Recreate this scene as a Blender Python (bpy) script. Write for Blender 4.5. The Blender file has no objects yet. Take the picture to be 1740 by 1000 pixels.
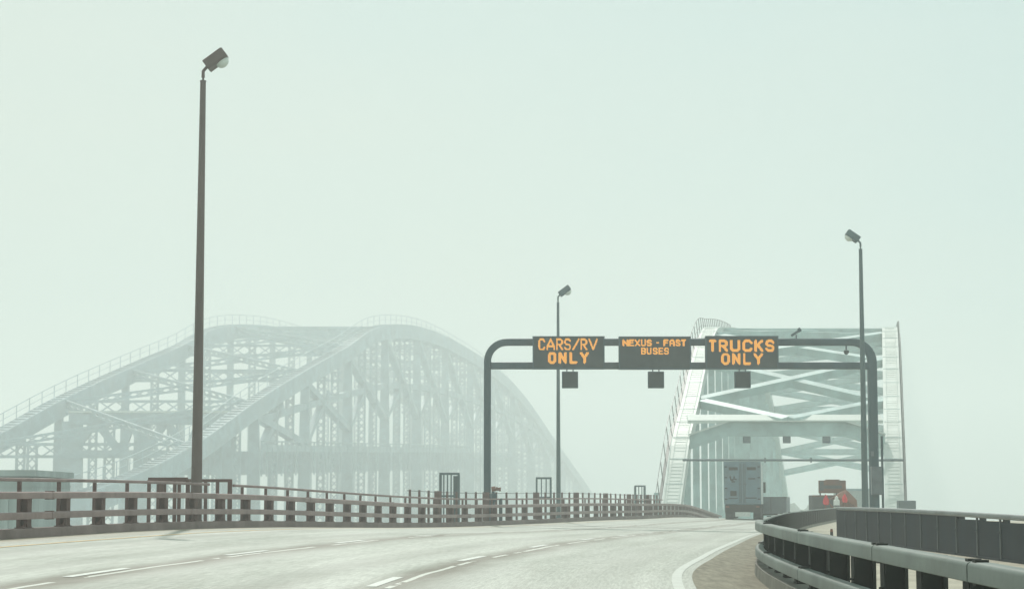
import bpy, math, random
from mathutils import Vector, Matrix
random.seed(7)
sc = bpy.context.scene
col = sc.collection
R = math.radians

# ------------------------------------------------------------------ camera
CAMZ = 1.3
PITCH = math.atan(355/3400)
cam_d = bpy.data.cameras.new('camera'); cam = bpy.data.objects.new('camera', cam_d); col.objects.link(cam)
cam.location = (0, 0, CAMZ); cam.rotation_euler = (R(90)+PITCH, 0, 0)
cam_d.sensor_width = 36; cam_d.lens = 36*3400/1740; cam_d.clip_start = .1; cam_d.clip_end = 4000
sc.camera = cam

# ------------------------------------------------------------------ sky, sun, exposure
SUN_DIR = Vector((-.062, .68, .73)).normalized()
w = bpy.data.worlds.new('World'); sc.world = w; w.use_nodes = True
nt = w.node_tree; nt.nodes.clear()
out = nt.nodes.new('ShaderNodeOutputWorld'); bg = nt.nodes.new('ShaderNodeBackground')
sky = nt.nodes.new('ShaderNodeTexSky'); sky.sky_type = 'NISHITA'; sky.sun_disc = False
sky.sun_elevation = math.asin(SUN_DIR.z); sky.sun_rotation = math.atan2(SUN_DIR.x, SUN_DIR.y)
sky.dust_density = 4
tc = nt.nodes.new('ShaderNodeTexCoord'); mp = nt.nodes.new('ShaderNodeMapping'); mp.inputs['Scale'].default_value = (1.5, 1.5, 4)
ns = nt.nodes.new('ShaderNodeTexNoise'); ns.inputs['Scale'].default_value = 1.6; ns.inputs['Detail'].default_value = 4
sx = nt.nodes.new('ShaderNodeSeparateXYZ'); ad = nt.nodes.new('ShaderNodeMath'); ad.operation = 'MULTIPLY_ADD'; ad.inputs[1].default_value = .9
cr = nt.nodes.new('ShaderNodeValToRGB')                      # an even overcast: creamy to the left, a little bluer to the right
cr.color_ramp.elements[0].position = .25; cr.color_ramp.elements[0].color = (7.2, 8.4, 7.6, 1)
cr.color_ramp.elements[1].position = .78; cr.color_ramp.elements[1].color = (6.2, 8.1, 7.8, 1)
mx = nt.nodes.new('ShaderNodeMix'); mx.data_type = 'RGBA'; mx.inputs['Factor'].default_value = .93
L = nt.links.new
L(tc.outputs['Generated'], mp.inputs['Vector']); L(mp.outputs[0], ns.inputs['Vector']); L(tc.outputs['Generated'], sx.inputs[0]); L(sx.outputs['X'], ad.inputs[0]); L(ns.outputs['Fac'], ad.inputs[2]); L(ad.outputs[0], cr.inputs['Fac'])
L(sky.outputs[0], mx.inputs['A']); L(cr.outputs['Color'], mx.inputs['B']); L(mx.outputs['Result'], bg.inputs['Color'])
bg.inputs['Strength'].default_value = .1; L(bg.outputs[0], out.inputs[0])
sl = bpy.data.lights.new('sun', 'SUN'); sl.energy = 3.0; sl.angle = R(1.2); sl.color = (1, .96, .89)
so = bpy.data.objects.new('sun', sl); col.objects.link(so); so.rotation_euler = (-SUN_DIR).to_track_quat('-Z', 'Y').to_euler(); so.location = (0, 60, 60)
sc.view_settings.view_transform = 'Standard'; sc.view_settings.look = 'None'; sc.view_settings.exposure = -.19; sc.view_settings.gamma = 1
sc.cycles.use_denoising = True; sc.cycles.max_bounces = 6; sc.cycles.volume_bounces = 2; sc.cycles.caustics_reflective = False; sc.cycles.caustics_refractive = False

# ------------------------------------------------------------------ helpers
def pchip(xs, ys):
    n = len(xs); h = [xs[i+1]-xs[i] for i in range(n-1)]; d = [(ys[i+1]-ys[i])/h[i] for i in range(n-1)]
    m = [d[0]]+[(h[i]*d[i-1]+h[i-1]*d[i])/(h[i]+h[i-1]) for i in range(1, n-1)]+[d[-1]]
    def F(x):
        if x <= xs[0]: return ys[0]+m[0]*(x-xs[0])
        if x >= xs[-1]: return ys[-1]+m[-1]*(x-xs[-1])
        i = 0
        while x > xs[i+1]: i += 1
        t = (x-xs[i])/h[i]
        return (2*t**3-3*t*t+1)*ys[i]+(t**3-2*t*t+t)*h[i]*m[i]+(-2*t**3+3*t*t)*ys[i+1]+(t**3-t*t)*h[i]*m[i+1]
    return F

def frange(a, b, s):
    n = max(1, int(round((b-a)/s)))
    return [a+(b-a)*i/n for i in range(n+1)]

def at(px, py, d):
    """the point of the plane y = d seen at a pixel of the 1740 x 1000 photograph"""
    F = Vector((0, math.cos(PITCH), math.sin(PITCH))); U = Vector((0, -math.sin(PITCH), math.cos(PITCH)))
    r = F+Vector(((px-870)/3400, 0, 0))+U*((500-py)/3400)
    return Vector((0, 0, CAMZ))+r*(d/r.y)

WB = {}
class MB:
    def __init__(s, M=None): s.v = []; s.f = []; s.uv = None; s.M = M
    def add(s, vs, fs):
        b = len(s.v)
        s.v += [(s.M @ Vector(v)) if s.M else Vector(v) for v in vs]
        s.f += [[b+i for i in q] for q in fs]
        return s
    def box(s, c, d, rot=None):
        x, y, z = d[0]/2, d[1]/2, d[2]/2; c = Vector(c)
        vs = [Vector(q) for q in ((-x,-y,-z),(x,-y,-z),(x,y,-z),(-x,y,-z),(-x,-y,z),(x,-y,z),(x,y,z),(-x,y,z))]
        if rot is not None: vs = [rot @ q for q in vs]
        return s.add([c+q for q in vs], [(3,2,1,0),(4,5,6,7),(0,1,5,4),(1,2,6,5),(2,3,7,6),(3,0,4,7)])
    def bar(s, a, b, wd, ht, up=(0,0,1), wd2=None, ht2=None):
        a = Vector(a); b = Vector(b); t = (b-a).normalized(); up = Vector(up)
        if abs(t.dot(up)) > .98: up = Vector((0,1,0))
        x = t.cross(up).normalized(); y = x.cross(t)
        wd2 = wd if wd2 is None else wd2; ht2 = ht if ht2 is None else ht2
        vs = []
        for p, ww, hh in ((a, wd, ht), (b, wd2, ht2)):
            for sx, sy in ((-1,-1),(1,-1),(1,1),(-1,1)): vs.append(p+x*(sx*ww/2)+y*(sy*hh/2))
        return s.add(vs, [(3,2,1,0),(4,5,6,7),(0,1,5,4),(1,2,6,5),(2,3,7,6),(3,0,4,7)])
    def tube(s, a, b, r0, r1=None, n=12, caps=True):
        a = Vector(a); b = Vector(b); r1 = r0 if r1 is None else r1
        t = (b-a).normalized(); up = Vector((0,0,1)) if abs(t.z) < .9 else Vector((1,0,0))
        x = t.cross(up).normalized(); y = x.cross(t); vs = []
        for p, r in ((a, r0), (b, r1)):
            for i in range(n):
                q = 2*math.pi*i/n; vs.append(p+x*(r*math.cos(q))+y*(r*math.sin(q)))
        fs = [(i, (i+1) % n, n+(i+1) % n, n+i) for i in range(n)]
        if caps: fs += [tuple(range(n-1, -1, -1)), tuple(range(n, 2*n))]
        return s.add(vs, fs)
    def prism(s, pts, a, b, axis='y'):
        """outline pts (p, q) extruded from a to b along the axis"""
        n = len(pts); vs = []
        for e in (a, b):
            for p, q in pts: vs.append({'y': (p, e, q), 'x': (e, p, q), 'z': (p, q, e)}[axis])
        return s.add(vs, [(i, (i+1) % n, n+(i+1) % n, n+i) for i in range(n)]+[tuple(range(n-1, -1, -1)), tuple(range(n, 2*n))])
    def sweep(s, pts, prof, caps=True):
        """pts: list of (point, side vector, up vector); prof: closed outline of (side, up)"""
        n = len(prof); vs = []; fs = []
        for p, x, y in pts:
            for q, r in prof: vs.append(p+x*q+y*r)
        for k in range(len(pts)-1):
            for i in range(n): fs.append((k*n+i, k*n+(i+1) % n, (k+1)*n+(i+1) % n, (k+1)*n+i))
        if caps: fs += [tuple(range(n-1, -1, -1)), tuple((len(pts)-1)*n+i for i in range(n))]
        return s.add(vs, fs)
    def build(s, name, m, parent=None, bevel=0, smooth=False, base=None):
        o0 = WB[parent.name] if parent else (Vector(base) if base else Vector((0,0,0)))
        me = bpy.data.meshes.new(name); me.from_pydata([tuple(v-o0) for v in s.v], [], s.f); me.materials.append(m); me.validate()
        import bmesh
        bm = bmesh.new(); bm.from_mesh(me); bmesh.ops.recalc_face_normals(bm, faces=bm.faces); bm.to_mesh(me); bm.free()
        o = bpy.data.objects.new(name, me); col.objects.link(o)
        if parent: o.parent = parent
        else: o.location = o0
        WB[o.name] = o0.copy()
        if smooth:
            for p in me.polygons: p.use_smooth = True
            if smooth != 'all':
                try: me.set_sharp_from_angle(angle=R(40))
                except Exception: pass
        if bevel:
            b = o.modifiers.new('bevel', 'BEVEL'); b.width = bevel; b.segments = 2; b.limit_method = 'ANGLE'
        return o

def tag(o, label=None, cat=None, group=None, kind=None):
    if label: o['label'] = label
    if cat: o['category'] = cat
    if group: o['group'] = group
    if kind: o['kind'] = kind
    return o
def thing(name, label, cat, loc, group=None):
    o = bpy.data.objects.new(name, None); o.empty_display_size = .3; col.objects.link(o); o.location = loc
    WB[o.name] = Vector(loc); return tag(o, label, cat, group)
def put(proto, parent, loc, rz=0, scale=1):
    """one more of a part: shares the mesh, has its own place"""
    c = proto.copy(); col.objects.link(c); c.parent = parent
    c.location = Vector(loc)-WB[parent.name]; c.rotation_euler = (0, 0, rz); c.scale = (1, 1, scale); return c

def mat(name, base, rough=.6, metal=0, var=.25, scale=3.0, dirt=None, dirt_amt=.5, bump=.0, spec=.5, streak=False, stretch=None):
    m = bpy.data.materials.new(name); m.use_nodes = True; t = m.node_tree; b = t.nodes['Principled BSDF']
    b.inputs['Roughness'].default_value = rough; b.inputs['Metallic'].default_value = metal
    b.inputs['Specular IOR Level'].default_value = spec
    tc = t.nodes.new('ShaderNodeTexCoord'); mp = t.nodes.new('ShaderNodeMapping')
    if stretch: mp.inputs['Scale'].default_value = stretch
    if streak: mp.inputs['Scale'].default_value = (1, 1, .12)
    t.links.new(tc.outputs['Object'], mp.inputs['Vector'])
    n = t.nodes.new('ShaderNodeTexNoise'); n.inputs['Scale'].default_value = scale; n.inputs['Detail'].default_value = 6; n.inputs['Roughness'].default_value = .6
    t.links.new(mp.outputs[0], n.inputs['Vector'])
    r = t.nodes.new('ShaderNodeValToRGB')
    lo = [c*(1-var) for c in base]; hi = [min(1, c*(1+var)) for c in base]
    r.color_ramp.elements[0].position = .3; r.color_ramp.elements[0].color = (*lo, 1)
    r.color_ramp.elements[1].position = .7; r.color_ramp.elements[1].color = (*hi, 1)
    t.links.new(n.outputs['Fac'], r.inputs['Fac']); src = r.outputs['Color']
    if dirt:
        n2 = t.nodes.new('ShaderNodeTexNoise'); n2.inputs['Scale'].default_value = scale*.45; n2.inputs['Detail'].default_value = 8; n2.inputs['Roughness'].default_value = .7
        t.links.new(mp.outputs[0], n2.inputs['Vector'])
        r2 = t.nodes.new('ShaderNodeValToRGB'); r2.color_ramp.elements[0].position = .5; r2.color_ramp.elements[0].color = (0,0,0,1)
        r2.color_ramp.elements[1].position = .72; r2.color_ramp.elements[1].color = (dirt_amt,)*3+(1,)
        t.links.new(n2.outputs['Fac'], r2.inputs['Fac'])
        x = t.nodes.new('ShaderNodeMix'); x.data_type = 'RGBA'; x.inputs['B'].default_value = (*dirt, 1)
        t.links.new(r2.outputs['Color'], x.inputs['Factor']); t.links.new(src, x.inputs['A']); src = x.outputs['Result']
    t.links.new(src, b.inputs['Base Color'])
    if bump:
        bp = t.nodes.new('ShaderNodeBump'); bp.inputs['Strength'].default_value = bump; bp.inputs['Distance'].default_value = .02
        n3 = t.nodes.new('ShaderNodeTexNoise'); n3.inputs['Scale'].default_value = scale*9; n3.inputs['Detail'].default_value = 4
        t.links.new(mp.outputs[0], n3.inputs['Vector']); t.links.new(n3.outputs['Fac'], bp.inputs['Height']); t.links.new(bp.outputs[0], b.inputs['Normal'])
    return m

M = {
 'rail_l': mat('light_leak_rail', (.29,.20,.19), .55, spec=.3, dirt=(.11,.075,.06), dirt_amt=.6, scale=1.4),  # reddish light leak put into the base colour of the left beams
 'post_l': mat('light_leak_post', (.155,.085,.075), .65, spec=.25, dirt=(.16,.10,.07), dirt_amt=.6, scale=3),  # red-brown of the same light leak painted into the posts
 'rail_r': mat('galvanised_rail', (.165,.195,.178), .5, spec=.25, dirt=(.125,.13,.10), dirt_amt=.55, scale=1.1, bump=.08),
 'post_r': mat('dark_steel_post', (.026,.030,.026), .7, spec=.2, dirt=(.05,.038,.028), dirt_amt=.5, scale=3),
 'pole': mat('light_leak_pole', (.155,.113,.10), .5, spec=.3, dirt=(.09,.06,.05), dirt_amt=.5, scale=2, streak=True),  # even brown tint stands in for the light leak on the pole
 'pole_g': mat('grey_pole', (.09,.14,.15), .5, scale=2, streak=True),
 'gantry': mat('dark_green_gantry', (.032,.078,.096), .5, spec=.3, dirt=(.12,.13,.12), dirt_amt=.4, scale=1.2, streak=True),
 'housing': mat('black_sign_housing', (.030,.048,.050), .6, spec=.25, dirt=(.10,.11,.10), dirt_amt=.4, scale=2),
 'kerb': mat('stained_concrete_kerb', (.225,.165,.155), .85, dirt=(.13,.09,.08), dirt_amt=.7, scale=1.2, bump=.3),  # stained concrete, with extra red put in for the light leak
 'kerb_r': mat('concrete_kerb', (.19,.185,.155), .85, dirt=(.09,.085,.07), dirt_amt=.8, scale=1.2, bump=.3),
 'panel': mat('blue_black_steel_panel', (.008,.020,.030), .65, spec=.1, dirt=(.030,.034,.034), dirt_amt=.6, scale=1.3, streak=True),
 'seam': mat('panel_joint_strip', (.060,.075,.080), .6, spec=.3),
 'cap': mat('grey_cap_rail', (.20,.22,.225), .45, metal=.2, dirt=(.13,.14,.13), scale=1.5),
 'arch': mat('pale_painted_steel', (.62,.67,.63), .5, var=.08, dirt=(.50,.50,.44), dirt_amt=.3, scale=.5, streak=True),
 'arch_d': mat('pale_painted_steel_braces', (.42,.56,.55), .5, dirt=(.34,.40,.38), dirt_amt=.5, scale=.5),
 'truss': mat('grey_painted_steel', (.36,.46,.50), .6, dirt=(.44,.48,.47), dirt_amt=.6, scale=.35),
 'wire': mat('railing_steel', (.12,.13,.13), .5),
 'lens': mat('lamp_glass', (.82,.84,.78), .18, var=.12, scale=9),
 'truck_door': mat('blue_grey_truck_paint', (.135,.215,.265), .45, dirt=(.13,.14,.14), dirt_amt=.7, scale=1.6),
 'truck_dark': mat('dirty_truck_chassis', (.028,.024,.020), .75, spec=.2, dirt=(.09,.075,.06), scale=3),
 'truck_side': mat('truck_side_panel', (.55,.58,.57), .5, scale=1),
 'tyre': mat('tyre_rubber', (.02,.02,.02), .85),
 'white': mat('white_plastic', (.75,.77,.74), .5, var=.1),
 'red': mat('red_cloth', (.85,.018,.035), .8, var=.25, scale=5),
 'rust': mat('rust_brown_panel', (.17,.070,.042), .75, dirt=(.09,.08,.075), dirt_amt=.85, scale=2.2),
 'rust2': mat('orange_brown_tarp', (.20,.068,.035), .8, dirt=(.10,.07,.05), scale=4),
 'grey_box': mat('slate_box', (.062,.072,.075), .6, dirt=(.11,.07,.05), dirt_amt=.4, scale=2),
 'cabinet': mat('grey_cabinet', (.105,.135,.155), .45, dirt=(.11,.12,.12), scale=3),
 'building': mat('pale_wall', (.50,.54,.52), .8, dirt=(.42,.45,.43), scale=.6, streak=True),
 'pave': mat('ramp_concrete', (.40,.37,.29), .85, dirt=(.25,.22,.16), dirt_amt=.7, scale=.8, bump=.3),
 'shoulder': mat('brown_shoulder_concrete', (.235,.215,.16), .8, dirt=(.13,.115,.08), dirt_amt=.8, var=.32, stretch=(1,.10,1), scale=9, bump=.5, spec=.25),
 'joint': mat('joint_steel', (.10,.10,.09), .6, var=.4, scale=6),
 'hill': mat('far_bank_ground', (.18,.22,.19), .95, scale=.1),
}
def emit(name, c, s):
    m = bpy.data.materials.new(name); m.use_nodes = True; b = m.node_tree.nodes['Principled BSDF']
    b.inputs['Base Color'].default_value = (*[x*.3 for x in c], 1); b.inputs['Emission Color'].default_value = (*c, 1); b.inputs['Emission Strength'].default_value = s; return m
M['amber'] = emit('amber_led', (1.0, .43, .055), 1.15)

def paint_mat(name, base, wear):
    """road paint: worn through in patches to bare concrete"""
    m = mat(name, base, .55, var=.1, scale=5, dirt=(.42,.43,.38), dirt_amt=wear); return m
M['paint'] = paint_mat('white_road_paint', (.64,.66,.62), .95)
M['paint_e'] = paint_mat('worn_edge_paint', (.52,.545,.50), .8)
M['yellow'] = mat('faded_yellow_paint', (.60,.38,.10), .6, dirt=(.42,.38,.27), dirt_amt=.7, scale=3)

def road_mat():
    m = bpy.data.materials.new('worn_concrete_road'); m.use_nodes = True; t = m.node_tree; b = t.nodes['Principled BSDF']; N = t.nodes.new; LK = t.links.new
    uv = N('ShaderNodeUVMap'); uv.uv_map = 'UVMap'
    def noise(sx, sy, scale, det=6, rough=.6):
        mp = N('ShaderNodeMapping'); mp.inputs['Scale'].default_value = (sx, sy, 1); LK(uv.outputs[0], mp.inputs['Vector'])
        n = N('ShaderNodeTexNoise'); n.inputs['Scale'].default_value = scale; n.inputs['Detail'].default_value = det; n.inputs['Roughness'].default_value = rough
        LK(mp.outputs[0], n.inputs['Vector']); return n.outputs['Fac']
    def ramp(src, p0, c0, p1, c1):
        r = N('ShaderNodeValToRGB'); r.color_ramp.elements[0].position = p0; r.color_ramp.elements[0].color = (*c0, 1)
        r.color_ramp.elements[1].position = p1; r.color_ramp.elements[1].color = (*c1, 1); LK(src, r.inputs['Fac']); return r.outputs['Color']
    def mix(a, bcol, fac, kind='MIX'):
        x = N('ShaderNodeMix'); x.data_type = 'RGBA'; x.blend_type = kind
        if isinstance(fac, float): x.inputs['Factor'].default_value = fac
        else: LK(fac, x.inputs['Factor'])
        if isinstance(a, tuple): x.inputs['A'].default_value = (*a, 1)
        else: LK(a, x.inputs['A'])
        if isinstance(bcol, tuple): x.inputs['B'].default_value = (*bcol, 1)
        else: LK(bcol, x.inputs['B'])
        return x.outputs['Result']
    def mth(op, a, bb=None):
        x = N('ShaderNodeMath'); x.operation = op; x.use_clamp = False
        for i, q in enumerate((a, bb)):
            if q is None: continue
            if isinstance(q, (int, float)): x.inputs[i].default_value = q
            else: LK(q, x.inputs[i])
        return x.outputs[0]
    c = ramp(noise(1, .022, 1.3, 6), .36, (.40,.42,.375), .66, (.53,.55,.50))           # wheel streaks along the lanes
    c = mix(c, ramp(noise(1, .055, 22, 4, .8), .36, (.62,.62,.60), .64, (1.08,1.08,1.07)), 1.0, 'MULTIPLY')   # grain
    c = mix(c, (.25,.24,.19), ramp(noise(1.1, .045, 1.5, 8, .7), .53, (0,0,0), .74, (.6,.6,.6)))      # broad stains
    sep = N('ShaderNodeSeparateXYZ'); LK(uv.outputs[0], sep.inputs[0])
    trk = mth('SINE', mth('ADD', mth('MULTIPLY', sep.outputs[0], 2*math.pi/2.1), .9))            # two worn wheel tracks in each lane
    c = mix(c, (.30,.305,.27), ramp(mth('MULTIPLY', mth('ADD', mth('MULTIPLY', trk, .5), .5), noise(.4, .06, 1.5, 5)), .22, (0,0,0), .62, (.6,.6,.6)))
    cr_ = mth('ABSOLUTE', mth('SUBTRACT', mth('FRACT', mth('DIVIDE', mth('ADD', sep.outputs[1], noise(.6, .0, 1, 3)), 7.6)), .5))   # sawn cross joints
    c = mix(c, (.20,.19,.16), mth('MULTIPLY', mth('LESS_THAN', cr_, .004), .55))
    wob = mth('MULTIPLY', mth('SUBTRACT', noise(0, .25, 1, 3), .5), .16)
    xx = mth('ADD', sep.outputs[0], wob)
    for u0 in (.375, .648):                                                          # longitudinal joints with tar and leaked fines
        dist = mth('ABSOLUTE', mth('SUBTRACT', xx, u0*15.5+.18))
        br = mth('SUBTRACT', 1.0, mth('MULTIPLY', dist, 1.3))
        stain = mth('MULTIPLY', mth('MAXIMUM', br, 0.0), noise(.8, .10, 2, 5))
        c = mix(c, (.17,.155,.12), ramp(stain, .08, (0,0,0), .42, (.92,.92,.92)))
        line = mth('MULTIPLY', mth('LESS_THAN', dist, .045), mth('GREATER_THAN', noise(.3, .35, 1.4, 3), .47))
        c = mix(c, (.60,.61,.56), line)
    dl = mth('SUBTRACT', 1.0, mth('MULTIPLY', sep.outputs[0], .75))                   # dust and rust fines lying along the left kerb
    c = mix(c, (.34,.28,.18), ramp(mth('MULTIPLY', mth('MAXIMUM', dl, 0.0), noise(.6, .12, 2, 5)), .1, (0,0,0), .5, (.8,.8,.8)))
    LK(c, b.inputs['Base Color'])
    rr = ramp(noise(.7, .08, 1.2, 5), .35, (.50,.50,.50), .7, (.78,.78,.78)); LK(rr, b.inputs['Roughness'])
    b.inputs['Specular IOR Level'].default_value = .4
    bp = N('ShaderNodeBump'); bp.inputs['Strength'].default_value = .35; bp.inputs['Distance'].default_value = .01
    LK(noise(1, 1, 30, 4, .7), bp.inputs['Height']); LK(bp.outputs[0], b.inputs['Normal'])
    return m
M['road'] = road_mat()

# ------------------------------------------------------------------ the road's edges: left and right, and their heights
XL = pchip([5,20,36,43,51,60,70,80,92,109,128,148,170,200,260], [-13.6,-12.3,-10.9,-10.1,-9.1,-7.6,-5.9,-4.2,-1.6,3.6,8.3,12.4,16.5,22,33.1])
ZL = pchip([5,20,36,43,52,60,70,80,90,100,110,130,143,155,168,184,260], [.2,.4,.54,.59,.63,.6,.48,.36,.29,.31,.36,.34,.34,.22,-.17,-.7,-1.4])
XR = pchip([5,13,18.7,27,34,45,60,80,97,115,135,160,200,260], [3.18,3.28,3.35,3.6,4.1,5.6,7.8,10.8,13.7,17.5,21.9,27,34.5,45.6])
ZR = pchip([5,13,18.7,27,34,45,60,80,97,115,135,150,165,185,260], [-.12,-.05,0,.06,.08,.08,.06,.03,.02,.08,.12,0,-.35,-1,-1.6])
def surf(u, d, dz=0):
    a, b = XL(d), XR(d)
    return Vector((a+(b-a)*u, d, ZL(d)+(ZR(d)-ZL(d))*u+dz))
def strip(name, m, u0, u1, d0, d1, dz, nu=1, step=1.0, uvs=False):
    us = [u0+(u1-u0)*i/nu for i in range(nu+1)] ; ds = frange(d0, d1, step); mb = MB(); vs = []; fs = []; uvl = []
    for d in ds:
        for u in us: vs.append(surf(u, d, dz)); uvl.append((u*15.5, d))
    for j in range(len(ds)-1):
        for i in range(nu):
            k = j*(nu+1)+i; fs.append((k, k+1, k+nu+2, k+nu+1))
    me = bpy.data.meshes.new(name); me.from_pydata([tuple(v) for v in vs], [], fs); me.materials.append(m)
    if uvs:
        lay = me.uv_layers.new(name='UVMap')
        for l in me.loops: lay.data[l.index].uv = uvl[l.vertex_index]
    for p in me.polygons: p.use_smooth = True
    o = bpy.data.objects.new(name, me); col.objects.link(o); o['kind'] = 'structure'; return o

strip('road', M['road'], -.01, 1.01, 3, 262, 0, 30, 1.0, True)
strip('shoulder', M['shoulder'], .93, 1.005, 3, 92, .004, 3, 1.0)
strip('edge_line', M['paint_e'], .9085, .919, 3, 150, .006, 1, .7)
strip('yellow_line', M['yellow'], .089, .0965, 8, 120, .006, 1, 1.0)
for u0, d0, per in ((.368, 27.2, 9.3), (.6385, 26.8, 10.4)):
    for k in range(-1, 9):
        a = d0+per*k
        strip('lane_marking', M['paint'], u0, u0+.0098, a, a+3.0, .006, 1, .6)
strip('expansion_joint', M['joint'], .0, .96, 96.2, 96.6, .005, 10, .4)
strip('expansion_joint', M['joint'], .0, .96, 121, 121.5, .005, 10, .5)

def edge_frame(XF, ZF, d, side):
    """a point of the edge, the outward unit vector and its heading; side -1 left, +1 right"""
    e = .25; t = Vector((XF(d+e)-XF(d-e), 2*e, 0)).normalized()
    n = Vector((t.y, -t.x, 0))*side
    return Vector((XF(d), d, ZF(d))), n, math.atan2(-t.x, t.y)
def edge_path(XF, ZF, d0, d1, side, off, dz, step=.8):
    out = []
    for d in frange(d0, d1, step):
        p, n, h = edge_frame(XF, ZF, d, side); out.append((p+n*off+Vector((0,0,dz)), n, Vector((0,0,1))))
    return out
kl = MB().sweep(edge_path(XL, ZL, 3, 200, -1, 0, 0, 1), [(0,-.1),(.02,.19),(.42,.19),(.44,-1.5),(.30,-1.5),(.28,-.1)]).build('kerb', M['kerb']); kl['kind'] = 'structure'
kr = MB().sweep(edge_path(XR, ZR, 3, 200, 1, 0, 0, 1), [(0,-.1),(.02,.19),(.42,.19),(.44,-.1)]).build('kerb', M['kerb_r']); kr['kind'] = 'structure'

# the paved gore on the far side of the right guardrail
mb = MB(); ds = frange(3, 150, 1.5); vs = []; fs = []
for d in ds:
    p, n, h = edge_frame(XR, ZR, d, 1)
    for q, z in ((.43, .07), (2.5, .07), (7, .06), (14, .0)): vs.append(Vector((XR(d)+q, d, ZR(d)+z)))
for j in range(len(ds)-1):
    for i in range(3):
        k = j*4+i; fs.append((k, k+1, k+5, k+4))
mb.add(vs, fs).build('ramp_pavement', M['pave'])['kind'] = 'structure'

# river far below and the far bank
m = bpy.data.materials.new('river_water'); m.use_nodes = True; b = m.node_tree.nodes['Principled BSDF']; b.inputs['Base Color'].default_value = (.16,.21,.20,1); b.inputs['Roughness'].default_value = .12
n = m.node_tree.nodes.new('ShaderNodeTexNoise'); n.inputs['Scale'].default_value = .8; n.inputs['Detail'].default_value = 6
t3 = m.node_tree.nodes.new('ShaderNodeTexCoord'); m.node_tree.links.new(t3.outputs['Object'], n.inputs['Vector'])
bp = m.node_tree.nodes.new('ShaderNodeBump'); bp.inputs['Strength'].default_value = .4; m.node_tree.links.new(n.outputs['Fac'], bp.inputs['Height']); m.node_tree.links.new(bp.outputs[0], b.inputs['Normal'])
mb = MB(); mb.add([(-900,-250,-15),(900,-250,-15),(900,1145,-15),(-900,1145,-15)], [(0,1,2,3)]); mb.build('water', m)['kind'] = 'structure'
mb = MB(); vs = []; fs = []
nx, ny = 40, 8
for j in range(ny+1):
    for i in range(nx+1):
        x = 47+35*i/nx; y = 430+j*14; k = j/ny
        vs.append((x, y, -15.5+(math.sin(math.pi*min(1, k*1.2))*(16.2+.9*math.sin(i*.7)+1*math.sin(i*1.9+j)))*min(1, .55+i/30, i/3, (nx-i)/3)))
for j in range(ny):
    for i in range(nx):
        k = j*(nx+1)+i; fs.append((k, k+1, k+nx+2, k+nx+1))
mb.add(vs, fs).build('hill', M['hill'], smooth='all')['kind'] = 'structure'

# ------------------------------------------------------------------ guardrails
def round_box(w_, h_, r, n=3):
    pts = []
    for cx, cy, a0 in ((w_/2-r, h_/2-r, 0), (-w_/2+r, h_/2-r, 90), (-w_/2+r, -h_/2+r, 180), (w_/2-r, -h_/2+r, 270)):
        for i in range(n+1):
            a = R(a0+90*i/n); pts.append((cx+r*math.cos(a), cy+r*math.sin(a)))
    return pts
def post_mesh(name, m, parent, front):
    """broad plate post with bolted flared foot; x outward from the road, y along the rail"""
    mb = MB()
    mb.prism([(-.115,.0),(.115,.0),(.115,.97),(-.115,.97)], .02, .05, 'x')           # flange facing the road
    mb.prism([(-.115,.0),(.115,.0),(.115,.95),(-.115,.95)], .22, .25, 'x')
    mb.box((.135, 0, .48), (.168, .04, .95))                                             # web
    mb.prism([(-.24,0),(.24,0),(.24,.035),(.17,.10),(.117,.20),(-.117,.20),(-.17,.10),(-.24,.035)], .052, .085, 'x')
    for sy in (-.07, .07):
        for zz in (.30, .42, .78, .90): mb.tube((.0, sy, zz), (.022, sy, zz), .018, n=6)
    for sy in (-.19, .19):
        mb.tube((.12, sy, 0), (.12, sy, .07), .028, n=6)
    mb.box((.14, 0, .012), (.24, .52, .022))
    mb.prism([(-.145,.62),(-.117,.62),(-.117,.74),(-.145,.78)], .03, .07, 'x')           # bracket shoulder
    return mb.build(name, m, parent, bevel=0)
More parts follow.
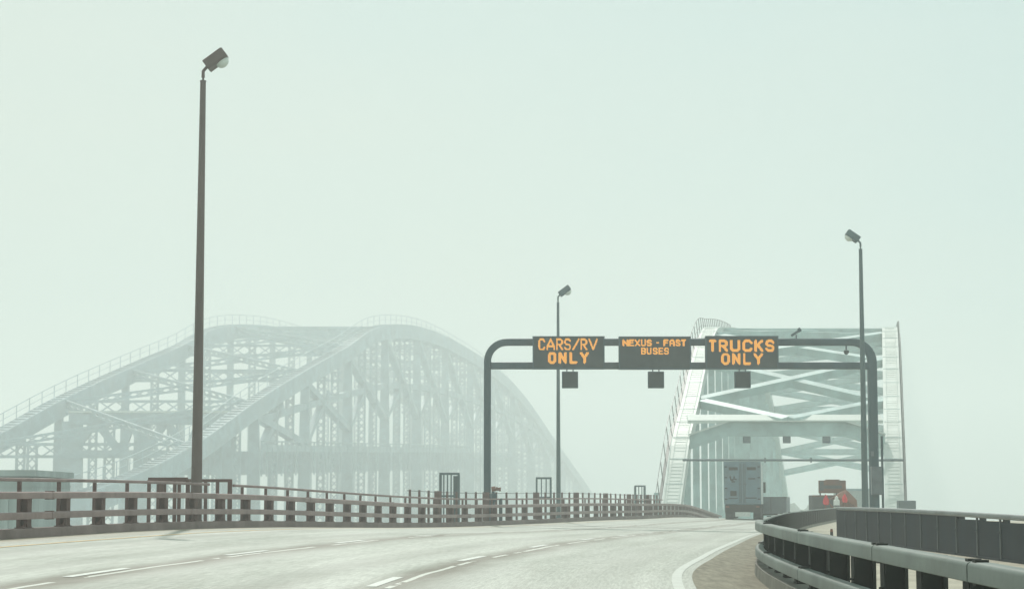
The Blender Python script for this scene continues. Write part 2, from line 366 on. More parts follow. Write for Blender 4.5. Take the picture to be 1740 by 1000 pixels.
def guardrail(side, XF, ZF, d0, d1, pitch, mr, mp_, label, breaks, zs=(.89, .46), psc=.80):
    base, n0, h0 = edge_frame(XF, ZF, d0, side)
    g = thing('guardrail', label, 'guardrail', base)
    prof = [(-.068,-.075),(-.075,-.068),(-.075,.040)]+[(-.075+.042*(1-math.cos(R(a))), .040+.035*math.sin(R(a))) for a in (20, 40, 60, 80, 90)]+[(.055,.075),(.070,.066),(.075,.050),(.075,-.068),(.068,-.075)]
    for nm, z in (('upper_beam', zs[0]), ('lower_beam', zs[1])):
        mb = MB(); cuts = [d0]+breaks+[d1]
        for a, b in zip(cuts[:-1], cuts[1:]):
            mb.sweep(edge_path(XF, ZF, a+.02, b-.02, side, .10, .0+z, .5), prof)
        bo = mb.build(nm, mr, g, smooth=True)
        for k in breaks:
            mb = MB(); mb.sweep(edge_path(XF, ZF, k-.2, k+.2, side, .10, z, .1), round_box(.12, .115, .03))
            for q in (-.30, .30):
                for s_ in (-1, 1):
                    p, n, h = edge_frame(XF, ZF, k+q*.4, side); mb.box(p+n*.10+Vector((0,0,z+s_*.075)), (.10, .10, .035), Matrix.Rotation(h, 3, 'Z'))
            mb.build('splice', mp_, bo)
    proto = None; d = d0+.5; k = 0
    # equal steps along the curve
    acc = 0; prev = None; pts = []
    for dd in frange(d0, d1, .05):
        p = Vector((XF(dd), dd, 0))
        if prev is not None: acc += (p-prev).length
        if prev is None or acc >= pitch: pts.append(dd); acc = 0
        prev = p
    for dd in pts[:100]:
        p, n, h = edge_frame(XF, ZF, dd, side)
        p = p+n*.155+Vector((0,0,.19)); rz = math.atan2(n.y, n.x)
        if proto is None:
            proto = post_mesh('post', mp_, g, 1)
            # the mesh was built at the world origin, re-centre it on its own foot
            for v in proto.data.vertices: v.co = v.co+WB[g.name]
            proto.location = p-WB[g.name]; proto.rotation_euler = (0,0,rz); proto.scale = (1,1,psc)
        else: put(proto, g, p, rz, psc)
    return g, pts

gl, lp = guardrail(-1, XL, ZL, 33.1, 186, 2.42, M['rail_l'], M['post_l'], 'long brown guardrail with two beams and a handrail along the left road edge', [43.6+.3, 54.2, 66, 78, 91, 105, 120, 136, 152])
gr_, rp = guardrail(1, XR, ZR, 6.0, 168, 1.87, M['rail_r'], M['post_r'], 'pale grey double beam guardrail curving along the right road edge', [14.75, 18.95, 25.0, 31.5, 39, 48, 58, 70, 85, 100, 118, 136, 152], (.84, .385), .72)

# the handrail behind the left guardrail; past the gantry its uprights stand taller
hr = MB()
for a, b, z in ((33, 56.6, 1.22), (58.8, 140, 1.22)):
    hr.sweep(edge_path(XL, ZL, a, b, -1, .36, z, .6), round_box(.06, .075, .02, 2))
hro = hr.build('handrail', M['rail_l'], gl, smooth=True)
up0 = None
def add_upright(d, h, wd, off=.36):
    global up0
    p, n, hh = edge_frame(XL, ZL, d, -1); q = p+n*off+Vector((0,0,.19)); rz = math.atan2(n.y, n.x)
    if up0 is None:
        up0 = MB().box((0,0,.5), (.06,.075,1)).build('upright', M['post_l'], hro)
        for v in up0.data.vertices: v.co = v.co+WB[gl.name]
        o = up0
    else:
        o = up0.copy(); col.objects.link(o)
    o.parent = hro; WB[o.name] = WB[gl.name]; o.location = q-WB[gl.name]; o.rotation_euler = (0,0,rz); o.scale = (wd/.06, wd/.075, h)
for d in lp:
    if d < 140 and not 56.8 < d < 58.6: add_upright(d-.15, .99, .075)
for i, d in enumerate(frange(83, 139, 1.55)):
    add_upright(d, 1.36, .085 if i % 5 != 3 else .26, .62)
mb = MB()
for z in (1.50,):
    mb.sweep(edge_path(XL, ZL, 82.5, 139.5, -1, .62, z, .8), round_box(.02, .025, .006, 1))
mb.build('top_wire', M['wire'], gl)
# bump-out of the handrail round the lamp post
mb = MB(); pts = []
for d, off in ((54.9, .40), (54.9, 1.5), (58.6, 1.5), (58.6, .40)):
    p, n, h = edge_frame(XL, ZL, d, -1); pts.append(Vector((p.x+n.x*off, p.y+n.y*off, .62)))
for a, b in zip(pts[:-1], pts[1:]):
    for z in (1.35, .42): mb.bar(a+Vector((0,0,z)), b+Vector((0,0,z)), .07, .09)
    for k in (0, .33, .66): mb.bar(a.lerp(b, k)+Vector((0,0,0)), a.lerp(b, k)+Vector((0,0,1.33)), .09, .09)
mb.bar(pts[3], pts[3]+Vector((0,0,1.39)), .12, .12)
mb.build('bump_out_rail', M['post_l'], gl)
mb = MB(); q = [p+Vector((0,0,-.05)) for p in pts]; q2 = [p+Vector((0,0,-.25)) for p in pts]
mb.add(q+q2, [(0,1,2,3),(7,6,5,4),(0,4,5,1),(1,5,6,2),(2,6,7,3),(3,7,4,0)]).build('bump_out_floor', M['kerb'], gl)

# ------------------------------------------------------------------ street lamps
def lamp(label, x, d, z0, H, r0, r1, side, m, tilt=37, hs=1.0):
    g = thing('street_lamp', label, 'street lamp', (x, d, z0), 'tall single lamps along the road edges')
    B = Vector((x, d, z0))
    mb = MB(); mb.tube(B+Vector((0,0,.02)), B+Vector((0,0,H)), r0, r1, 20); mb.tube(B+Vector((0,0,H)), B+Vector((0,0,H+.03)), r1*1.12, n=20)
    mb.build('pole', m, g, smooth=True)
    mb = MB(); mb.box(B+Vector((0,0,.02)), (.55,.55,.05)); mb.tube(B+Vector((0,0,.04)), B+Vector((0,0,.22)), r0*1.18, r0*1.1, 20)
    for sx in (-1, 1):
        for sy in (-1, 1): mb.tube(B+Vector((sx*.21, sy*.21, .04)), B+Vector((sx*.21, sy*.21, .13)), .025, n=6)
    mb.build('base_plate', m, g)
    T = B+Vector((0,0,H+.03)); mb = MB()
    mb.tube(T, T+Vector((0,0,.10)), .03*hs, n=10); mb.tube(T+Vector((0,0,.09)), T+Vector((0,0,.30*hs)), .05*hs, .045*hs, 10)
    e = T+Vector((side*.10*hs, 0, .40*hs)); mb.tube(T+Vector((0,0,.28*hs)), e, .045*hs, .045*hs, 10)
    mb.build('bracket', m, g, smooth=True)
    a = R(tilt); ux = Vector((side*math.cos(a), 0, math.sin(a))); uz = Vector((-side*math.sin(a), 0, math.cos(a))); uy = Vector((0,1,0))
    lh, wh, th = .66*hs, .46*hs, .30*hs; O = e+ux*(lh/2)+uz*.03
    rot = Matrix((ux, uy, uz)).transposed()
    mb = MB(); mb.box(O, (lh, wh, th), rot)
    ho = mb.build('lamp_head', m, g, bevel=.02)
    mb = MB(); mb.box(O-uz*(th/2+.012), (lh*.96, wh*.96, .02), rot); mb.box(O+ux*(lh/2+.01), (.018, wh*.9, th*.85), rot)
    mb.build('door_frame', m, ho)
    mb = MB(); C = O+ux*(lh*.18)-uz*(th/2+.02); vs = []; fs = []; ns_, nr = 16, 5; r = .205*hs
    for j in range(nr+1):
        b_ = (math.pi/2)*j/nr
        for i in range(ns_):
            q = 2*math.pi*i/ns_; vs.append(C+ux*(r*math.cos(q)*math.cos(b_))+uy*(r*math.sin(q)*math.cos(b_))-uz*(r*.85*math.sin(b_)))
    for j in range(nr):
        for i in range(ns_): fs.append((j*ns_+i, j*ns_+(i+1) % ns_, (j+1)*ns_+(i+1) % ns_, (j+1)*ns_+i))
    mb.add(vs, fs).build('lens', M['lens'], ho, smooth='all')
    return g
P = at(333, 880, 57)
lamp('dark tapered lamp post beside the brown left guardrail, nearest and tallest of the three', P.x, 57, .62, at(345, 139, 57).z-.62, .165, .083, 1, M['pole'])
P = at(1470, 850, 85)
lamp('dark lamp post in front of the gantry right leg with its head turned left', P.x, 85, .1, at(1465, 424, 85).z-.1, .15, .075, -1, M['pole_g'], 35, .9)
P = at(949, 850, 109)
lamp('thin hazy lamp post rising behind the left end orange sign', P.x, 109, .36, at(951, 514, 109).z-.36, .13, .07, 1, M['pole_g'])

# ------------------------------------------------------------------ sign gantry with its signs
GD = 97
a = at(828, 876, GD); b = at(834, 581, GD); c = at(1481, 582, GD); e = at(1481, 850, GD)
zt = b.z; x0 = a.x; x1 = c.x; zb0 = .12; zb1 = .05
g = thing('sign_gantry', 'dark steel overhead sign gantry with rounded corners spanning all lanes', 'sign gantry', (x0, GD, zb0))
pts = []; rc = .95; Y = Vector((0,1,0)); path = []
path.append((Vector((x0, GD, zb0)), 0, 1.0))
for z in frange(1.0, zt-rc, 1.2): path.append((Vector((x0, GD, z)), 0, 1.0))
for i in range(1, 9):
    q = R(90*i/8); path.append((Vector((x0+rc-rc*math.cos(q), GD, zt-rc+rc*math.sin(q))), q, 1.0))
for x in frange(x0+rc+.5, x1-rc-.5, 1.5): path.append((Vector((x, GD, zt)), R(90), 1.0))
for i in range(0, 9):
    q = R(90*i/8); path.append((Vector((x1-rc+rc*math.sin(q), GD, zt-rc+rc*math.cos(q))), R(90)+q, 1+.3*i/8))
for z in list(reversed(frange(1.0, zt-rc-.6, 1.2)))+[zb1]: path.append((Vector((x1, GD, z)), R(180), 1.3))
sw = [(p, Vector((-math.cos(q), 0, math.sin(q)))*k, Y*k) for p, q, k in path]
MB().sweep(sw, round_box(.345, .345, .09, 4)).build('frame_tube', M['gantry'], g, smooth=True)
zl = at(966, 621, GD).z
MB().sweep([(Vector((x, GD, zl)), Vector((0,0,1)), Y) for x in frange(x0+.17, x1-.2, 1.5)], round_box(.34, .34, .08, 4)).build('lower_beam', M['gantry'], g, smooth=True)
mb = MB()
for x, z in ((x0, zb0), (x1, zb1)):
    mb.box((x, GD, z+.03), (.8, .8, .06))
    for sx in (-1, 1):
        for sy in (-1, 1): mb.tube((x+sx*.31, GD+sy*.31, z+.05), (x+sx*.31, GD+sy*.31, z+.18), .03, n=6)
mb.build('base_plate', M['gantry'], g)
p0 = at(1480, 792, GD-.45); p1 = at(1499, 840, GD-.45)
cb = MB().box(((p0.x+p1.x)/2, GD-.42, (p0.z+p1.z)/2), (p1.x-p0.x, .36, p0.z-p1.z)).build('control_cabinet', M['cabinet'], g, bevel=.02)
mb = MB(); mb.box(((p0.x+p1.x)/2, GD-.61, (p0.z+p1.z)/2), (p1.x-p0.x-.06, .02, p0.z-p1.z-.07)); mb.box((p1.x-.09, GD-.63, (p0.z+p1.z)/2), (.03,.03,.14)); mb.build('cabinet_door', M['cabinet'], cb)
mb = MB(); q = at(1502, 850, GD)
mb.tube((q.x, GD+.25, .05), (q.x, GD+.25, at(1502, 740, GD).z), .06, n=8); mb.tube((q.x-.2, GD+.25, 2.2), (q.x+.05, GD+.25, 2.2), .04, n=8); mb.build('conduit', M['gantry'], g)
mb = MB(); q = at(1474, 770, GD-.3); mb.box((q.x+.25, GD-.26, q.z), (.13, .05, .24)); mb.build('inspection_plate', M['cabinet'], g)

FONT = {
 'C': [[(1,.8),(.8,1),(.2,1),(0,.8),(0,.2),(.2,0),(.8,0),(1,.2)]],
 'A': [[(0,0),(0,.3),(.5,1),(1,.3),(1,0)], [(0,.3),(1,.3)]],
 'a': [[(0,0),(0,.78),(.25,1),(.75,1),(1,.78),(1,0)], [(0,.42),(1,.42)]],
 'R': [[(0,0),(0,1),(.75,1),(1,.82),(1,.65),(.75,.48),(0,.48)], [(.45,.48),(1,0)]],
 'S': [[(1,.82),(.8,1),(.2,1),(0,.82),(0,.66),(.2,.53),(.8,.47),(1,.34),(1,.18),(.8,0),(.2,0),(0,.18)]],
 '/': [[(0,0),(1,1)]], 'V': [[(0,1),(.5,0),(1,1)]],
 'O': [[(.25,0),(0,.2),(0,.8),(.25,1),(.75,1),(1,.8),(1,.2),(.75,0),(.25,0)]],
 'N': [[(0,0),(0,1),(1,0),(1,1)]], 'L': [[(0,1),(0,0),(1,0)]],
 'Y': [[(0,1),(.5,.48),(1,1)], [(.5,.48),(.5,0)]],
 'E': [[(1,1),(0,1),(0,0),(1,0)], [(0,.5),(.8,.5)]], 'X': [[(0,1),(1,0)], [(0,0),(1,1)]],
 'U': [[(0,1),(0,.18),(.25,0),(.75,0),(1,.18),(1,1)]], '-': [[(0,.5),(1,.5)]],
 'F': [[(1,1),(0,1),(0,0)], [(0,.5),(.8,.5)]], 'T': [[(0,1),(1,1)], [(.5,1),(.5,0)]],
 'B': [[(0,0),(0,1),(.75,1),(1,.85),(1,.65),(.75,.5),(0,.5)], [(.75,.5),(1,.36),(1,.15),(.75,0),(0,0)]],
 'K': [[(0,0),(0,1)], [(1,1),(0,.45)], [(.3,.6),(1,0)]],
}
def seg_d(p, a, b):
    ax, ay = a; bx, by = b; px, py = p; dx, dy = bx-ax, by-ay; l = dx*dx+dy*dy
    t = 0 if l == 0 else max(0, min(1, ((px-ax)*dx+(py-ay)*dy)/l))
    return math.hypot(px-ax-t*dx, py-ay-t*dy)
SGROUP = 'electronic message signs on the gantry'
def message_sign(label, px0, px1, py0, py1, rows):
    """rows: (y0, y1, stroke width, [(letter, x0, x1), ...]) in ninths of a photograph pixel from the panel's corner"""
    A = at(px0, py0, GD-.36); Bp = at(px1, py1, GD-.36); W = Bp.x-A.x; H = A.z-Bp.z; yf = GD-.62
    cx = (A.x+Bp.x)/2; cz = (A.z+Bp.z)/2
    s = thing('message_sign', label, 'message sign', (cx, GD-.18, Bp.z), SGROUP)
    ho = MB().box((cx, GD-.40, cz), (W, .42, H)).build('housing', M['housing'], s, bevel=.015)
    mb = MB(); fw = .055
    mb.box((cx, yf, A.z-fw/2), (W+.02, .05, fw)); mb.box((cx, yf, Bp.z+fw/2), (W+.02, .05, fw))
    mb.box((A.x+fw/2, yf, cz), (fw, .048, H-2*fw-.004)); mb.box((Bp.x-fw/2, yf, cz), (fw, .048, H-2*fw-.004))
    for k in (1, 2): mb.box((A.x+W*k/3, yf+.012, Bp.z+.085), (.55, .015, .025))
    mb.build('bezel', M['gantry'], ho)
    s9 = W/((px1-px0)*9.09); pitch = .0335; mb = MB()
    nxx = int(W/pitch); nz = int(H/pitch)
    for (y0, y1, th, let) in rows:
        for ch, l0, l1 in let:
            mb = MB()
            for iy in range(nz):
                zz = (iy+.5)*pitch/s9                     # ninths from the top
                if not (y0-2 <= zz <= y1+2): continue
                hx = th/2; ax0, ax1 = l0+hx, l1-hx; ay0, ay1 = y0+hx, y1-hx
                for ix in range(int(l0*s9/pitch)-1, int(l1*s9/pitch)+2):
                    xx = (ix+.5)*pitch/s9
                    if not (l0-3 <= xx <= l1+3): continue
                    best = 1e9
                    for pl in FONT[ch]:
                        for q, r in zip(pl[:-1], pl[1:]):
                            best = min(best, seg_d((xx, zz), (ax0+(ax1-ax0)*q[0], ay1-(ay1-ay0)*q[1]), (ax0+(ax1-ax0)*r[0], ay1-(ay1-ay0)*r[1])))
                    if best <= th/2+1.2:
                        mb.box((A.x+xx*s9, yf+.010, A.z-zz*s9), (pitch*.86, .012, pitch*.86))
            mb.build('lit_letter', M['amber'], ho)
    mb = MB()
    for k in (.2, .8): mb.box((A.x+W*k, GD-.19+.0, cz), (.12, .02, H*.9))
    mb.build('mounting_bracket', M['gantry'], s)
    return s
message_sign('lit orange sign for cars on the left end of the gantry, two lines', 905, 1027, 571.5, 627, [
  (37,218-1,25, [('C',88,193),('A',214,344),('R',360,470),('S',486,592),('/',612,724),('R',736,842),('V',862,1006)]),
  (243,422,40, [('O',234,366),('N',400,526),('L',564,690),('Y',730,866)])])
message_sign('dark sign with two short lines of small orange letters in the middle of the gantry', 1051, 1173.5, 572, 627.5, [
  (47,153,22, [('N',60,146),('E',156,236),('X',246,330),('U',344,420),('S',434,510),('-',578,626),('F',690,768),('a',782,864),('S',876,952),('T',962,1042)]),
  (174,280,22, [('B',340,418),('U',432,508),('S',522,598),('E',612,686),('S',698,776)])])
message_sign('lit orange sign for trucks with bold letters, nearest the gantry right leg', 1198, 1322, 571, 627, [
  (60,246,38, [('T',50,166),('R',202,346),('U',378,536),('C',572,726),('K',758,892),('S',926,1066)]),
  (266,446,38, [('O',242,372),('N',408,538),('L',578,702),('Y',738,888)])])
for px, lab in ((968.5, 'unlit square lane signal hanging under the sign for cars'), (1114.5, 'unlit square lane signal hanging under the middle sign'), (1261.5, 'unlit square lane signal hanging under the sign for trucks')):
    A = at(px-13.7, 631, GD-.4); Bp = at(px+13.7, 659, GD-.4); cx = (A.x+Bp.x)/2; cz = (A.z+Bp.z)/2; W = Bp.x-A.x
    s = thing('lane_signal', lab, 'lane signal', (cx, GD-.4, Bp.z), 'lane signals under the gantry signs')
    MB().box((cx, GD-.4, cz), (W, .26, A.z-Bp.z)).build('housing', M['housing'], s, bevel=.02)
    mb = MB(); mb.box((cx, GD-.54, A.z-.02), (W*1.0, .03, .04)); mb.box((cx, GD-.54, Bp.z+.02), (W, .03, .04)); mb.box((Bp.x-.02, GD-.54, cz), (.04, .03, A.z-Bp.z-.085)); mb.box((A.x+.02, GD-.54, cz), (.04, .03, A.z-Bp.z-.085)); mb.build('visor', M['gantry'], s)
    zt_ = at(px, 627.5, GD-.4).z
    for k in (-1, 1):
        MB().box((cx+k*.15, GD-.4, (zt_+A.z)/2+.01), (.05, .05, zt_-A.z+.02)).build('hanger', M['gantry'], s)

# cameras on the gantry
q = at(1353, 573, GD); s = thing('security_camera', 'small camera on a stalk standing on the gantry top beam', 'camera', (q.x, GD, zt+.17))
MB().tube((q.x, GD, zt+.17), (q.x, GD, zt+.36), .03, n=8).build('stalk', M['gantry'], s)
rr = Matrix.Rotation(R(-33), 3, 'Y'); mb = MB(); mb.box((q.x-.03, GD, zt+.45), (.50, .12, .12), rr); mb.box((q.x+.16, GD, zt+.60), (.13, .2, .2), rr); mb.build('camera_body', M['gantry'], s, bevel=.015)
q = at(1438, 597, GD); s = thing('dome_camera', 'round dome camera hanging under the gantry top beam', 'camera', (q.x, GD, zt-.17))
MB().tube((q.x, GD, zt-.17), (q.x, GD, q.z+.08), .04, n=10).build('stem', M['gantry'], s)
mb = MB(); mb.tube((q.x, GD, q.z+.06), (q.x, GD, q.z-.02), .12, .13, 14); mb.tube((q.x, GD, q.z-.02), (q.x, GD, q.z-.10), .13, .10, 14); mb.tube((q.x, GD, q.z-.10), (q.x, GD, q.z-.15), .10, .03, 14); mb.build('dome', M['housing'], s, smooth=True)

# rust-brown nozzle-like spotlight on a post by the gantry's left leg
q = at(838, 832, 96.6); s = thing('spotlight', 'rust brown spotlight on a short post by the gantry left leg', 'spotlight', (q.x, 96.6, .45))
mb = MB(); mb.tube((q.x, 96.6, .45), (q.x, 96.6, q.z-.08), .10, .08, 12); mb.box((q.x+.03, 96.6, q.z-.35), (.26,.24,.36)); mb.tube((q.x+.36, 96.9, .45), (q.x+.36, 96.9, 1.55), .09, n=10); mb.build('post', M['gantry'], s, smooth=True)
mb = MB(); mb.tube((q.x-.08, 96.6, q.z+.04), (q.x+.12, 96.6, q.z+.07), .13, .12, 14); mb.tube((q.x+.12, 96.6, q.z+.07), (q.x+.30, 96.6, q.z+.04), .10, .07, 14); mb.tube((q.x+.29, 96.6, q.z+.04), (q.x+.37, 96.6, q.z+.04), .10, .10, 14); mb.build('lamp_barrel', M['rust'], s, smooth=True)

# ------------------------------------------------------------------ ladder cages behind the left guardrail
def ladder_cage(label, pxl, pxr, pyt, d, nb, solid):
    A = at(pxl, pyt, d); Bp = at(pxr, pyt, d); W = Bp.x-A.x; zt_ = A.z; z0 = -.6; dp = .9; cx = (A.x+Bp.x)/2
    s = thing('ladder_cage', label, 'ladder cage', (cx, d, z0), 'ladder cages behind the left guardrail')
    for z in (zt_, zt_-1.02, z0+.1):
        f = MB()
        ex = .06 if z != zt_ else .08
        for y in (d, d+dp): f.box((cx, y, z), (W+ex, .07, .09))
        for x in (A.x, Bp.x): f.box((x, d+dp/2, z), (.07, dp-.07, .085))
        f.build('hoop', M['pole_g'], s)
    for i in range(nb):
        x = A.x+W*i/(nb-1)
        if solid and i == nb-2: continue
        MB().box((x, d, (zt_+z0)/2), (.06 if i not in (0, nb-1) else .09, .052, zt_-z0-.1)).build('bar', M['pole_g'], s)
    for x in (A.x, Bp.x): MB().box((x, d+dp, (zt_+z0)/2), (.09, .055, zt_-z0-.1)).build('bar', M['pole_g'], s)
    if solid:
        MB().box((Bp.x-W*.16, d+.25, (zt_+z0)/2), (W*.26, .03, zt_-z0-.2)).build('side_plate', M['pole_g'], s)
    return s
ladder_cage('barred ladder cage between the nearest lamp post and the gantry left leg', 748, 779, 804, 92, 6, True)
ladder_cage('open ladder cage just left of the hazy middle lamp post', 912, 936, 811.5, 106, 4, False)
ladder_cage('pale hazy ladder cage, smallest and closest to the arch bridge', 1080, 1096, 825, 134, 4, False)

# ------------------------------------------------------------------ dark steel barrier beyond the right guardrail
def bx(d): return 8.5+.035*d
s = thing('steel_barrier', 'dark steel panel barrier with a pale cap rail behind the right guardrail', 'barrier', (bx(40), 40, .15))
BZ = pchip([20, 38, 47, 58, 66], [.97, 1.07, 1.13, 1.18, 1.19])
dd = 24.0; k = 0; proto = None
bt = Vector((.035, 1, 0)).normalized(); bn = Vector((1, -.035, 0)).normalized(); brz = math.atan2(-bt.x, bt.y)
rotb = Matrix.Rotation(brz, 3, 'Z')
while dd < 65.5:
    zt_ = BZ(dd+1.2)
    lowgap = .06 if dd < 44 else .0
    p = Vector((bx(dd+1.2), dd+1.2, 0))
    mb = MB(); hgt = zt_-lowgap-.10-.0; cz = .0+hgt/2
    mb.box(p+Vector((0,0,cz)), (.05, 2.385, hgt), rotb)
    mb.box(p+Vector((0,0,.16))-bn*.045, (.04, 2.3, .06), rotb)
    mb.build('panel', M['panel'], s)
    q = Vector((bx(dd), dd, 0))
    mb = MB(); mb.box(q+Vector((0,0,(.05+zt_-.10)/2))-bn*.035, (.03, .11, zt_-.16), rotb); mb.box(q+bt*.03+Vector((0,0,.72))-bn*.06, (.03, .05, .03), rotb); mb.box(q+Vector((0,0,(.05+zt_-.10)/2))+bn*.09, (.12, .16, zt_-.15), rotb); mb.build('post', M['seam'], s)
    dd += 2.4; k += 1
path = [(Vector((bx(d), d, BZ(d)-.05)), bn, Vector((0,0,1))) for d in frange(22, 66.5, 1)]
MB().sweep(path, round_box(.16, .11, .03)).build('cap_rail', M['cap'], s, smooth=True)

# ------------------------------------------------------------------ pale arch bridge ahead
AX = .1868
def ab(D, off, z): return Vector((AX*D+off, D, z))
ZA = pchip([164,168.6,175.8,185,194,206,215.5,235,258,280,300,315,330,350,356], [-2.0,1.4,6.3,10.35,14.6,18.65,19.6,21.2,22.1,21,17.5,13.6,8.4,1.4,-1.5])
LO, RO = -18.0, .55
br = thing('arch_bridge', 'pale steel arch bridge with cross braces standing over the road ahead', 'bridge', ab(170, (LO+RO)/2, -1.2))
def chord_path(off, dz):
    out = []
    for D in frange(165, 355, 2.5):
        t = Vector((AX, 1, (ZA(D+.2)-ZA(D-.2))/.4)).normalized(); x = Vector((1,-AX,0)).normalized(); out.append((ab(D, off, ZA(D))+Vector((0,0,dz)), x, x.cross(t)))
    return out
for off in (LO, RO):
    ch = MB().sweep(chord_path(off, 0), [(-.78,-.65),(.78,-.65),(.78,.6),(-.78,.6)]).build('arch_chord', M['arch'], br)
    mb = MB()
    for D in frange(167, 300, 3.1):                               # cover plates, hatches and ladder rungs on the top face
        p = chord_path.__call__ and ab(D, off, ZA(D)); t = Vector((AX, 1, (ZA(D+.2)-ZA(D-.2))/.4)).normalized(); x = Vector((1,-AX,0)).normalized(); u = x.cross(t)
        mb.bar(p+u*.61-x*.74, p+u*.61+x*.74, .06, .03, up=u)
    mb.build('cover_plate', M['arch_d'], ch)
    mb = MB(); ps = []
    for D in frange(167, 206, .42):                               # ladder lying on the top face
        t = Vector((AX, 1, (ZA(D+.2)-ZA(D-.2))/.4)).normalized(); x = Vector((1,-AX,0)).normalized(); u = x.cross(t); ps.append((ab(D, off, ZA(D))+u*.70, x, u))
    for i, (p, x, u) in enumerate(ps):
        if i % 9 < 6 or i % 31 < 9: mb.bar(p-x*.5, p+x*.5, .03, .025, up=u)
        if i:
            for k in (-.5, .5): mb.bar(ps[i-1][0]+x*k, p+x*k, .03, .03, up=u)
    mb.build('access_ladder', M['arch'], br)
    side = -1 if off == LO else 1
    mb = MB(); prev = None; hx = side*(1.12 if side < 0 else .95)
    for i, D in enumerate(frange(166.5, 250, 2.4 if side < 0 else 2.0)):
        p = ab(D, off+hx, ZA(D)+.2); lean = Vector((side*.2, 0, .3)) if side < 0 else Vector((0,0,0))
        q = p+Vector((0,0,1.05))+lean
        mb.bar(p-Vector((0,0,.5)), q, .07, .07)
        if prev is not None:
            mb.bar(prev[0], q, .045, .05); mb.bar(prev[1]+Vector((0,0,.55)), p+Vector((0,0,.55)), .035, .035); mb.bar(prev[1]-Vector((0,0,.3)), p-Vector((0,0,.3)), .25, .06)
        prev = (q, p)
    mb.build('walkway_railing', M['wire'], br)
    for D in frange(172, 346, 8.9):
        z1 = ZA(D)-.6
        if z1 < .6: continue
        mb = MB(); mb.bar(ab(D, off, -1.4), ab(D, off, z1), .62, .30, up=(0,1,0)); mb.bar(ab(D, off, -1.4), ab(D, off, .9), .95, .34, up=(0,1,0), wd2=.63, ht2=.31)
        mb.build('hanger', M['arch_d'], br)
def brace(a_, b_, wd, ht, nm='brace', m=None):
    D = (a_[1]+b_[1])/2; up = Vector((1,-AX,0)).cross(Vector((AX, 1, (ZA(D+.5)-ZA(D-.5))))).normalized()
    MB().bar(a_, b_, wd, ht, up=up).build(nm, m or M['arch_d'], br)
# portal beam with haunched ends, a pale top flange and three lane signal boxes below
PD = 175.5; zc = at(1335, 729, PD).z; hb = 1.22; xl = ab(PD, LO, 0).x+.75; xr = ab(PD, RO, 0).x-.75; hw = 3.4; dr = 1.15
mb = MB(); mb.prism([(xl, zc-hb/2-dr), (xl+hw, zc-hb/2), (xr-hw, zc-hb/2), (xr, zc-hb/2-dr), (xr, zc+hb/2-dr), (xr-hw, zc+hb/2), (xl+hw, zc+hb/2), (xl, zc+hb/2-dr)], PD-.35, PD+.35, 'y')
po = mb.build('portal_beam', M['arch_d'], br)
mb = MB(); fy = PD-.05
for (p, q) in (((xl, zc+hb/2-dr), (xl+hw, zc+hb/2)), ((xl+hw, zc+hb/2), (xr-hw, zc+hb/2)), ((xr-hw, zc+hb/2), (xr, zc+hb/2-dr))):
    mb.bar((p[0], fy, p[1]+.09), (q[0], fy, q[1]+.09), 1.5, .14)
mb.build('top_flange', M['arch'], po)
mb = MB(); mb.bar((xl-.05, PD+1.3, zc+hb/2+.36), (xr+.05, PD+1.3, zc+hb/2+.36), 1.3, .30, up=(0,-.42,.9)); mb.build('strut', M['arch'], br)
for px in (1269, 1337, 1404.5):
    q = at(px, 745, PD-.2); MB().box((q.x, PD-.1, zc-hb/2-.30), (.66, .35, .58)).build('signal_box', M['gantry'], br, bevel=.03)
q = at(1335, 781, 171)
mb = MB(); mb.tube((ab(171, LO, 0).x+.6, 171, q.z), (ab(171, RO, 0).x+.9, 171, q.z-.02), .10, n=10)
for px in (1378, 1300): mb.box((at(px, 781, 171).x, 171, q.z), (.12, .3, .4))
mb.build('clearance_bar', M['gantry'], br)
# struts and cross braces between the two chords
nodes = [185.5+9.4*i for i in range(17)]
for D in nodes[3::2]: brace(ab(D, LO+.7, ZA(D)), ab(D, RO-.7, ZA(D)), .75, .8, 'strut')
mid = Vector((ab(PD, (LO+RO)/2, 0).x, PD+.4, zc+hb/2+.1))
brace(ab(185.5, LO+.7, ZA(185.5)), mid, .9, .75); brace(ab(185.5, RO-.7, ZA(185.5)), mid+Vector((.3,0,0)), .9, .75)
for a_, b_ in zip(nodes[:-1], nodes[1:]):
    brace(ab(a_, LO+.75, ZA(a_)+.1), ab(b_, RO-.75, ZA(b_)+.1), .8, .8); brace(ab(a_, RO-.75, ZA(a_)-.05), ab(b_, LO+.75, ZA(b_)-.05), .8, .8)
mb = MB(); mb.add([ab(163, LO-1.2, -1.55), ab(163, RO+1.2, -1.55), ab(360, RO+1.2, -1.9), ab(360, LO-1.2, -1.9), ab(163, LO-1.2, -3.2), ab(163, RO+1.2, -3.2), ab(360, RO+1.2, -3.5), ab(360, LO-1.2, -3.5)], [(0,1,2,3),(7,6,5,4),(0,4,5,1),(1,5,6,2),(2,6,7,3),(3,7,4,0)])
mb.build('deck', M['arch_d'], br)
for D in (166, 352):
    for off in (LO, RO): MB().bar(ab(D, off, -15.4), ab(D, off, -2.6), 3.2, 3.0, wd2=2.4, ht2=2.2).build('pier', M['kerb_r'], br)
# machinery-like base and post at the foot of the right chord
q = at(1540, 855, 160); MB().box((q.x, 160, q.z-.2), (1.35, 1, .9)).build('chord_foot', M['gantry'], br, bevel=.05)
q = at(1126, 826, 165); MB().box((at(1115, 840, 165).x, 165, .4), (.34, .4, 3.6)).build('end_post', M['arch_d'], br)

